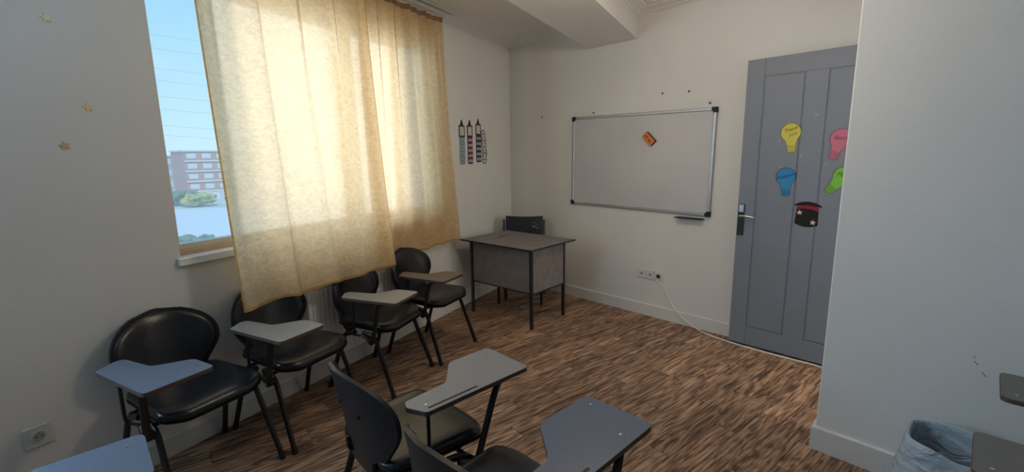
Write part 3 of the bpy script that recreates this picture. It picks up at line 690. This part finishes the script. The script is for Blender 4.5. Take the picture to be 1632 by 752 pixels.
# paper light bulbs, hat and star stickers on the door
def bulb_outline(rw, rh):
    pts = []
    for k in range(27):
        a = R(-52 + k*(284/26.0)); pts.append((rw*math.cos(a), 0.036+rw*1.02*math.sin(a)))
    pts += [(-0.027, -0.052), (-0.026, -0.092), (-0.018, -0.101), (0.018, -0.101), (0.026, -0.092), (0.027, -0.052)]
    return pts
def paper_bulb(lab, col, x, z, rot, word):
    m = mat('paper_'+lab.split()[0], col, 0.75)
    md = mat('paper_outline_'+lab.split()[0], tuple(c*0.25 for c in col), 0.8)
    r = empty('paper_bulb', (x, YD-0.0005, z)); r.rotation_euler = (0, R(rot), 0); tag(r, lab, 'paper cutout', 'paper light bulbs on the door')
    ol = bulb_outline(0.062, 0)
    obj('paper', wallprism([(a*1.06, b*1.03) for a, b in ol], -0.0014, 0.0), md, r)
    p = obj('paper_face', wallprism(ol, -0.0026, -0.0015), m, r)
    for k in range(4):
        zz = -0.058-k*0.0105
        obj('screw_line', wallprism([(-0.026, zz+0.003), (-0.026, zz), (0.026, zz-0.003), (0.026, zz)], -0.0032, -0.0027), md, p)
    lines = word.split('/')
    for i, t in enumerate(lines):
        text_mesh('handwriting', t, 0.036, md, p, ((0.012*i), -0.0032, 0.040-0.034*(i-(len(lines)-1)/2)), (R(90), R(-14), 0))
    return r
paper_bulb('yellow paper light bulb with handwriting on the grey door', (0.62, 0.56, 0.10), -1.011, 1.642, -6, 'Thank/you')
paper_bulb('pink paper light bulb with handwriting on the grey door', (0.52, 0.16, 0.24), -0.722, 1.590, 16, 'Sorry')
paper_bulb('blue paper light bulb with handwriting on the grey door', (0.03, 0.22, 0.46), -1.020, 1.327, -4, 'Welcome')
paper_bulb('green paper light bulb with handwriting on the grey door', (0.18, 0.48, 0.06), -0.695, 1.345, 38, 'Please')
M_HATB = mat('hat_black_paper', (0.008, 0.006, 0.007), 0.85); M_HATR = mat('hat_red_paper', (0.22, 0.012, 0.03), 0.8); M_STARP = mat('star_paper', (0.62, 0.57, 0.44), 0.6)
hat = empty('paper_hat', (-0.866, YD-0.0005, 1.10)); hat.rotation_euler = (0, R(2), 0)
tag(hat, 'black paper top hat with red band and two stars on the door', 'paper cutout')
body = [(-0.068, 0.055), (-0.073, -0.072)] + [(-0.073+0.146*k/8, -0.072-0.018*math.sin(math.pi*k/8)-0.004*k/8) for k in range(1, 8)] + [(0.073, -0.076), (0.066, 0.050)]
body = body[::-1]
obj('crown', wallprism(body, -0.0015, 0.0), M_HATB, hat)
obj('band', wallprism([(-0.068, 0.03), (-0.03, 0.040), (0.03, 0.038), (0.067, 0.022), (0.066, 0.052), (0.03, 0.070), (-0.03, 0.072), (-0.066, 0.055)], -0.0028, -0.0016), M_HATR, hat)
bx = [0.088*math.cos(math.pi*k/14) for k in range(15)]
brim = [(x, 0.078-0.020*(x/0.088)**2+0.013*math.sqrt(max(0, 1-(x/0.088)**2))) for x in bx] + [(x, 0.078-0.020*(x/0.088)**2-0.013*math.sqrt(max(0, 1-(x/0.088)**2))) for x in bx[::-1][1:-1]]
obj('brim', wallprism(brim, -0.0042, -0.0029), M_HATB, hat)
def star(r, rin=0.42, rot=0.0): return [((r if k % 2 == 0 else r*rin)*math.cos(R(90+36*k+rot)), (r if k % 2 == 0 else r*rin)*math.sin(R(90+36*k+rot))) for k in range(10)]
for x, z, a in ((-0.048, 0.008, 8), (0.042, -0.055, -6)):
    obj('paper_star', wallprism([(x+p, z+q) for p, q in star(0.021, 0.42, a)], -0.0028, -0.0016), M_STARP, hat)
for x, z, lab in ((-0.869, 1.79, 'gold star sticker highest on the grey door'), (-0.937, 1.514, 'gold star sticker below the yellow paper bulb on the door'), (-1.067, 1.433, 'gold star sticker just above the blue paper bulb'), (-0.785, 1.452, 'gold star sticker between the pink and green paper bulbs'), (-1.085, 1.622, 'gold star sticker at the left of the yellow paper bulb')):
    o = obj('star_sticker', wallprism(star(0.014, 0.5, 10), -0.0025, -0.0003), M_GOLDD); o.location = (x, YD, z); tag(o, lab, 'star sticker', 'star stickers on the door')
for s, z, lab, m in ((0.872, 2.137, 'pale gold star sticker highest on the window wall', M_GOLDP), (0.960, 1.784, 'gold star sticker on the window wall nearest the window', M_GOLD), (0.858, 1.616, 'gold star sticker lowest on the window wall', M_GOLD)):
    o = obj('star_sticker', wallprism(star(0.021, 0.45, 12), -0.003, -0.0003), m); o.location = W(s, 0, z); o.rotation_euler = (0, 0, LANG)
    tag(o, lab, 'star sticker', 'star stickers on the window wall')

# ------------------------------------------------------------------ paper crayons and discs on the wall by the curtain
def crayon(lab, s, ztop, zbot, wd, col, tipc, labels):
    m = mat('crayon_'+lab.split()[0], col, 0.7); mt = mat('crayon_tip_'+lab.split()[0], tipc, 0.8)
    r = empty('paper_crayon', W(s, 0, zbot)); r.rotation_euler = (0, 0, LANG); tag(r, lab, 'wall chart', 'paper crayons on the wall')
    h = ztop-zbot
    p = obj('strip', wallprism(round_poly([(-wd/2, 0), (wd/2, 0), (wd/2, h-0.17), (-wd/2, h-0.17)], [0.02, 0.02, 0.0, 0.0], 3), -0.0018, -0.0003), m, r)
    obj('name_card', wallprism([(-wd/2-0.002, h-0.1695), (wd/2+0.002, h-0.1695), (wd/2+0.002, h-0.055), (-wd/2-0.002, h-0.055)], -0.0018, -0.0003), mt, r)
    obj('card_paper', wallprism([(-wd/2+0.013, h-0.155), (wd/2-0.013, h-0.155), (wd/2-0.013, h-0.068), (-wd/2+0.013, h-0.068)], -0.0026, -0.0019), M_PAPER, r)
    obj('tip', wallprism([(-wd*0.3, h-0.0545), (wd*0.3, h-0.0545), (0.006, h), (-0.006, h)], -0.0018, -0.0003), mt, r)
    hh = (h-0.18)/labels
    for k in range(labels):
        z0 = 0.010+k*hh
        q = obj('word_label', wallprism([(-wd/2+0.014, z0+0.008), (wd/2-0.008, z0+0.008), (wd/2-0.008, z0+hh*0.66), (-wd/2+0.014, z0+hh*0.66)], -0.0026, -0.0019), MATS['crayon_paper_'+lab.split()[0]], r)
        obj('word', wallprism([(-wd*0.18, z0+hh*0.32), (wd*0.26, z0+hh*0.30), (wd*0.26, z0+hh*0.40), (-wd*0.18, z0+hh*0.42)], -0.0031, -0.0027), M_INK, q)
mat('crayon_paper_pale', (0.34, 0.43, 0.47), 0.8); mat('crayon_paper_dark', (0.50, 0.46, 0.46), 0.8); mat('crayon_paper_navy', (0.46, 0.48, 0.52), 0.8)
crayon('pale blue paper crayon with word labels beside the curtain', 3.892, 1.905, 1.462, 0.100, (0.22, 0.31, 0.33), (0.03, 0.022, 0.025), 4)
crayon('dark red paper crayon with word labels between two others', 4.036, 1.910, 1.465, 0.098, (0.11, 0.012, 0.028), (0.025, 0.012, 0.012), 5)
crayon('navy paper crayon with word labels nearest the corner', 4.200, 1.932, 1.480, 0.100, (0.018, 0.022, 0.05), (0.022, 0.022, 0.02), 5)
for i, (s, z, c, lab) in enumerate(((4.293, 1.775, (0.24, 0.10, 0.09), 'round paper badge with a reddish rim, topmost of five'), (4.302, 1.709, (0.10, 0.015, 0.02), 'round paper badge with a dark red rim, second of five'), (4.306, 1.642, (0.25, 0.24, 0.17), 'round paper badge with an olive rim, middle of five'), (4.315, 1.575, (0.015, 0.015, 0.03), 'round paper badge with a black rim, fourth of five'), (4.312, 1.507, (0.23, 0.23, 0.17), 'round paper badge with an olive rim, lowest of five'))):
    r = empty('paper_badge', W(s, 0, z)); r.rotation_euler = (0, 0, LANG); tag(r, lab, 'wall chart', 'round paper badges on the wall')
    circ = lambda k: [(k*math.cos(2*math.pi*j/20), k*math.sin(2*math.pi*j/20)) for j in range(20)]
    obj('rim', wallprism(circ(0.050 if i != 0 else 0.048), -0.0034, -0.0020), mat('badge_%d' % i, c, 0.75), r)
    fc = obj('face', wallprism(circ(0.036), -0.0042, -0.0035), M_PAPER, r)
    obj('word', wallprism([(-0.022, -0.005), (0.022, -0.005), (0.022, 0.006), (-0.022, 0.006)], -0.0047, -0.0043), M_INK, fc)

# ------------------------------------------------------------------ added pendant lamp, out of view, brightens the back wall and floor
lp = empty('fill_lamp', (-1.38, 2.03, ZC)); tag(lp, 'white globe pendant lamp added out of view to brighten the room', 'lamp')
obj('fill_lamp_base', tube([(0, 0, -0.0005), (0, 0, -0.03)], 0.06, 24), M_RAIL, lp)
obj('fill_lamp_rod', tube([(0, 0, -0.0305), (0, 0, -0.29)], 0.007, 8), M_RAIL, lp)
M_GLOW = bpy.data.materials.new('fill_lamp_glow'); M_GLOW.use_nodes = True; q = M_GLOW.node_tree.nodes['Principled BSDF']
q.inputs['Base Color'].default_value = (0.9, 0.88, 0.84, 1); q.inputs['Emission Color'].default_value = (1.0, 0.84, 0.66, 1); q.inputs['Emission Strength'].default_value = FILL_LAMP
obj('fill_lamp_shade', tube([(0, 0, -0.2905-0.17*(1-math.cos(math.pi*k/12))/2) for k in range(13)], [0.012+0.10*math.sin(math.pi*k/12) for k in range(13)], 28), M_GLOW, lp, smooth=True)

# ------------------------------------------------------------------ waste bin with a blue bag
def bag_material():
    m = bpy.data.materials.new('blue_bag_film'); m.use_nodes = True; t = m.node_tree; b = t.nodes['Principled BSDF']
    b.inputs['Base Color'].default_value = (0.42, 0.50, 0.58, 1); b.inputs['Roughness'].default_value = 0.18
    b.inputs['Transmission Weight'].default_value = 0.0; b.inputs['Alpha'].default_value = 0.82
    c = t.nodes.new('ShaderNodeTexCoord'); mp = t.nodes.new('ShaderNodeMapping'); mp.inputs['Scale'].default_value = (5, 5, 10)
    n = t.nodes.new('ShaderNodeTexNoise'); n.inputs['Scale'].default_value = 1.4; n.inputs['Detail'].default_value = 4; n.inputs['Distortion'].default_value = 1.5
    bp = t.nodes.new('ShaderNodeBump'); bp.inputs['Strength'].default_value = 0.55; bp.inputs['Distance'].default_value = 0.05
    t.links.new(c.outputs['Object'], mp.inputs[0]); t.links.new(mp.outputs[0], n.inputs[0]); t.links.new(n.outputs[0], bp.inputs['Height']); t.links.new(bp.outputs[0], b.inputs['Normal'])
    return m
M_BAG = bag_material(); M_BIN = mat('bin_plastic', (0.10, 0.16, 0.24), 0.45)
bn = empty('waste_bin', (0.035, 2.405, 0), R(-6)); tag(bn, 'waste bin lined with a blue plastic bag against the right wall', 'waste bin')
def sq(a, rx, ry, p=3.2):
    c, s = math.cos(a), math.sin(a)
    k = (abs(c)**p+abs(s)**p)**(-1/p); return c*k*rx, s*k*ry
HB = 0.375
def binf(u, v):
    x, y = sq(2*math.pi*u, 0.105+0.035*v, 0.085+0.03*v); return Vector((x, y, HB*v))
bm = grid_mesh(binf, 40, 6, True); vs = [v for v in bm.verts if v.co.z < 1e-4]; bm.faces.new(vs[::-1]); obj('bin_body', bm, M_BIN, bn, smooth=True)
rb = random.Random(2); ph = [rb.uniform(0, 6.28) for _ in range(8)]
def bagf(u, v):
    a = 2*math.pi*u
    cr = 0.35*math.sin(9*a+ph[0])+0.3*math.sin(15*a+ph[1]+5*v)+0.25*math.sin(23*a+ph[2])
    if v < 0.45:       # outside skirt, from its loose edge up to the rim
        k = v/0.45; x, y = sq(a, 0.215-0.067*k**0.8, 0.185-0.061*k**0.8); z = HB*0.20+(HB*0.80+0.012)*k
        q = 1+0.055*cr*(1-0.75*k); x *= q; y *= q; z += 0.02*math.sin(3*a+ph[3])*(1-k)
    elif v < 0.55:
        k = (v-0.45)/0.10; x, y = sq(a, 0.148-0.014*k, 0.124-0.013*k); z = HB+0.012+0.010*math.sin(math.pi*k)
    else:
        k = (v-0.55)/0.45; x, y = sq(a, 0.132-0.035*k, 0.110-0.03*k); z = HB+0.012-0.26*k
        q = 1-0.03*abs(cr)*min(1, k*3); x *= q; y *= q
    if v > 0.3: z += (0.016*math.sin(a)+0.008*math.sin(2*a+1.0)+0.006*math.sin(5*a+ph[4]))*min(1, (v-0.3)/0.15)*(1 if v < 0.6 else max(0, 1-(v-0.6)/0.2))
    return Vector((x, y, z))
obj('bag_liner', grid_mesh(bagf, 120, 40, True), M_BAG, bn, smooth='all')

# ------------------------------------------------------------------ outside: what shows through the gap in the curtain
GZ = -9.0
M_GROUND = mat('pale_ground', (0.50, 0.49, 0.46), 0.9, noise=(0.05, 0.1)); M_ROAD = mat('pale_road', (0.62, 0.63, 0.66), 0.9)
M_BRICK = mat('red_facade', (0.50, 0.26, 0.22), 0.9); M_GREYB = mat('grey_facade', (0.42, 0.42, 0.44), 0.9); M_BANDS = mat('white_band', (0.7, 0.68, 0.66), 0.9)
M_PANE = mat('far_pane', (0.62, 0.66, 0.70), 0.3); M_LEAF = mat('leaf_green', (0.13, 0.19, 0.08), 0.9, noise=(0.8, 0.3)); M_LEAFY = mat('leaf_yellow', (0.42, 0.40, 0.09), 0.9, noise=(0.8, 0.3)); M_TRUNK = mat('trunk', (0.15, 0.11, 0.08), 0.9)
gd = struct(obj('ground', mbox(-420, -14, -250, 300, GZ-1, GZ), M_GROUND))
rd = struct(obj('road', prism([(-45, -6), (-45, 28), (-108, 38), (-128, 8)], GZ+0.01, GZ+0.06), M_ROAD))
def building(name, lab, cx, cy, rz, w_, d_, h, m, cols, rows, band):
    r = empty(name, (cx, cy, GZ), rz); tag(r, lab, 'building')
    wl = obj('wall', mbox(-w_/2, w_/2, 0, d_, 0, h), m, r)
    obj('roof', mbox(-w_/2-0.3, w_/2+0.3, -0.4, d_+0.3, h, h+0.5), M_BANDS, r)
    fh = h/rows
    for j in range(rows):
        if band: obj('floor_band', mbox(-w_/2, w_/2, -0.35, -0.01, j*fh+fh*0.02, j*fh+fh*0.14), M_BANDS, r)
        for i in range(cols):
            x = -w_/2+(i+0.5)*w_/cols
            f = obj('window', mbox(x-w_/cols*0.3, x+w_/cols*0.3, -0.14, -0.01, j*fh+fh*0.32, j*fh+fh*0.80), M_BANDS, r)
            obj('pane', mbox(x-w_/cols*0.26, x+w_/cols*0.26, -0.2, -0.145, j*fh+fh*0.36, j*fh+fh*0.76), M_PANE, f)
    return r
vd = math.atan2(32.6, -186)
building('apartment_building', 'red brick apartment block far off seen through the window gap', -184, 38.5, R(-90)+math.pi+R(8), 22, 12, 13.4, M_BRICK, 5, 4, True)
building('apartment_building', 'grey lower block left of the red building through the window', -205, 15.0, R(-90)+math.pi+R(4), 26, 10, 12.0, M_GREYB, 6, 3, False)
bm = mbox(-150.3, -150, 4, 30, GZ, GZ+1.5); tag(obj('boundary_wall', bm, M_BANDS), 'low pale wall before the buildings outside', 'wall')
def bush(name, lab, x, y, rx, rz_, m, seed, trunk=False):
    r = empty(name, (x, y, GZ)); tag(r, lab, 'tree', 'greenery outside'); rr_ = random.Random(seed)
    bm = bmesh.new()
    for k in range(18):
        a = rr_.uniform(0, 6.28); d = rr_.uniform(0, 0.8)*rx
        mm = Matrix.Translation((math.cos(a)*d, math.sin(a)*d, rz_*rr_.uniform(0.5, 1.1))) @ Matrix.Diagonal((rx*rr_.uniform(.2, .42), rx*rr_.uniform(.2, .42), rz_*rr_.uniform(.25, .45), 1))
        res = bmesh.ops.create_icosphere(bm, subdivisions=2, radius=1.0, matrix=mm)
        for v in res['verts']: v.co += Vector((rr_.uniform(-1, 1), rr_.uniform(-1, 1), rr_.uniform(-1, 1)))*rx*0.10
    obj('crown', bm, m, r)
    obj('trunk', tube([(0, 0, 0), (0, 0, rz_*0.7)], rx*0.06, 7), M_TRUNK, r)
for i, (x, y, rx, h, m, lab) in enumerate(((-143, 10, 4.5, 2.2, M_LEAF, 'round green bush left end of the hedge outside'), (-140, 18, 4, 2.0, M_LEAFY, 'yellow flowering bush at the left outside the window'), (-133, 19.5, 4.2, 2.4, M_LEAF, 'dark green bush in the middle of the hedge outside'), (-126, 21, 3.8, 2.2, M_LEAFY, 'yellow green bush in front of the red building'), (-120, 29, 4.2, 2.6, M_LEAF, 'dark bush right of the yellow one outside'), (-60, 9.0, 2.6, 1.6, M_LEAF, 'sparse shrub low in the window gap by the road'), (-170, 14, 5, 5.0, M_LEAF, 'tall green tree before the grey block outside'))):
    bush('shrub' if h < 4 else 'tree', lab, x, y, rx, h, m, 20+i)
M_WIRE = mat('wire', (0.35, 0.38, 0.42), 0.6)
for i, (h, t_) in enumerate(((8.4, 0), (7.6, 0.4), (6.3, 0.1), (5.6, 0.5), (4.5, 0.0), (3.7, 0.3), (2.6, 0.1), (2.0, 0.4))):
    a = Vector((-43, -8, CAM_H+h+1.2)); b = Vector((-34, 22, CAM_H+h-1.0-t_*0.3))
    pts = [a.lerp(b, k/12)-Vector((0, 0, 0.5*math.sin(math.pi*k/12))) for k in range(13)]
    o = obj('power_line', tube(pts, 0.010, 5), M_WIRE)
    tag(o, ['highest power line crossing the sky in the window gap', 'second highest power line in the window gap', 'third power line from the top in the window gap', 'fourth power line from the top in the window gap', 'fourth power line from the bottom in the window gap', 'third power line from the bottom in the window gap', 'second lowest power line just above the far roofs', 'lowest power line just above the far roofs'][i], 'power line', 'power lines outside')
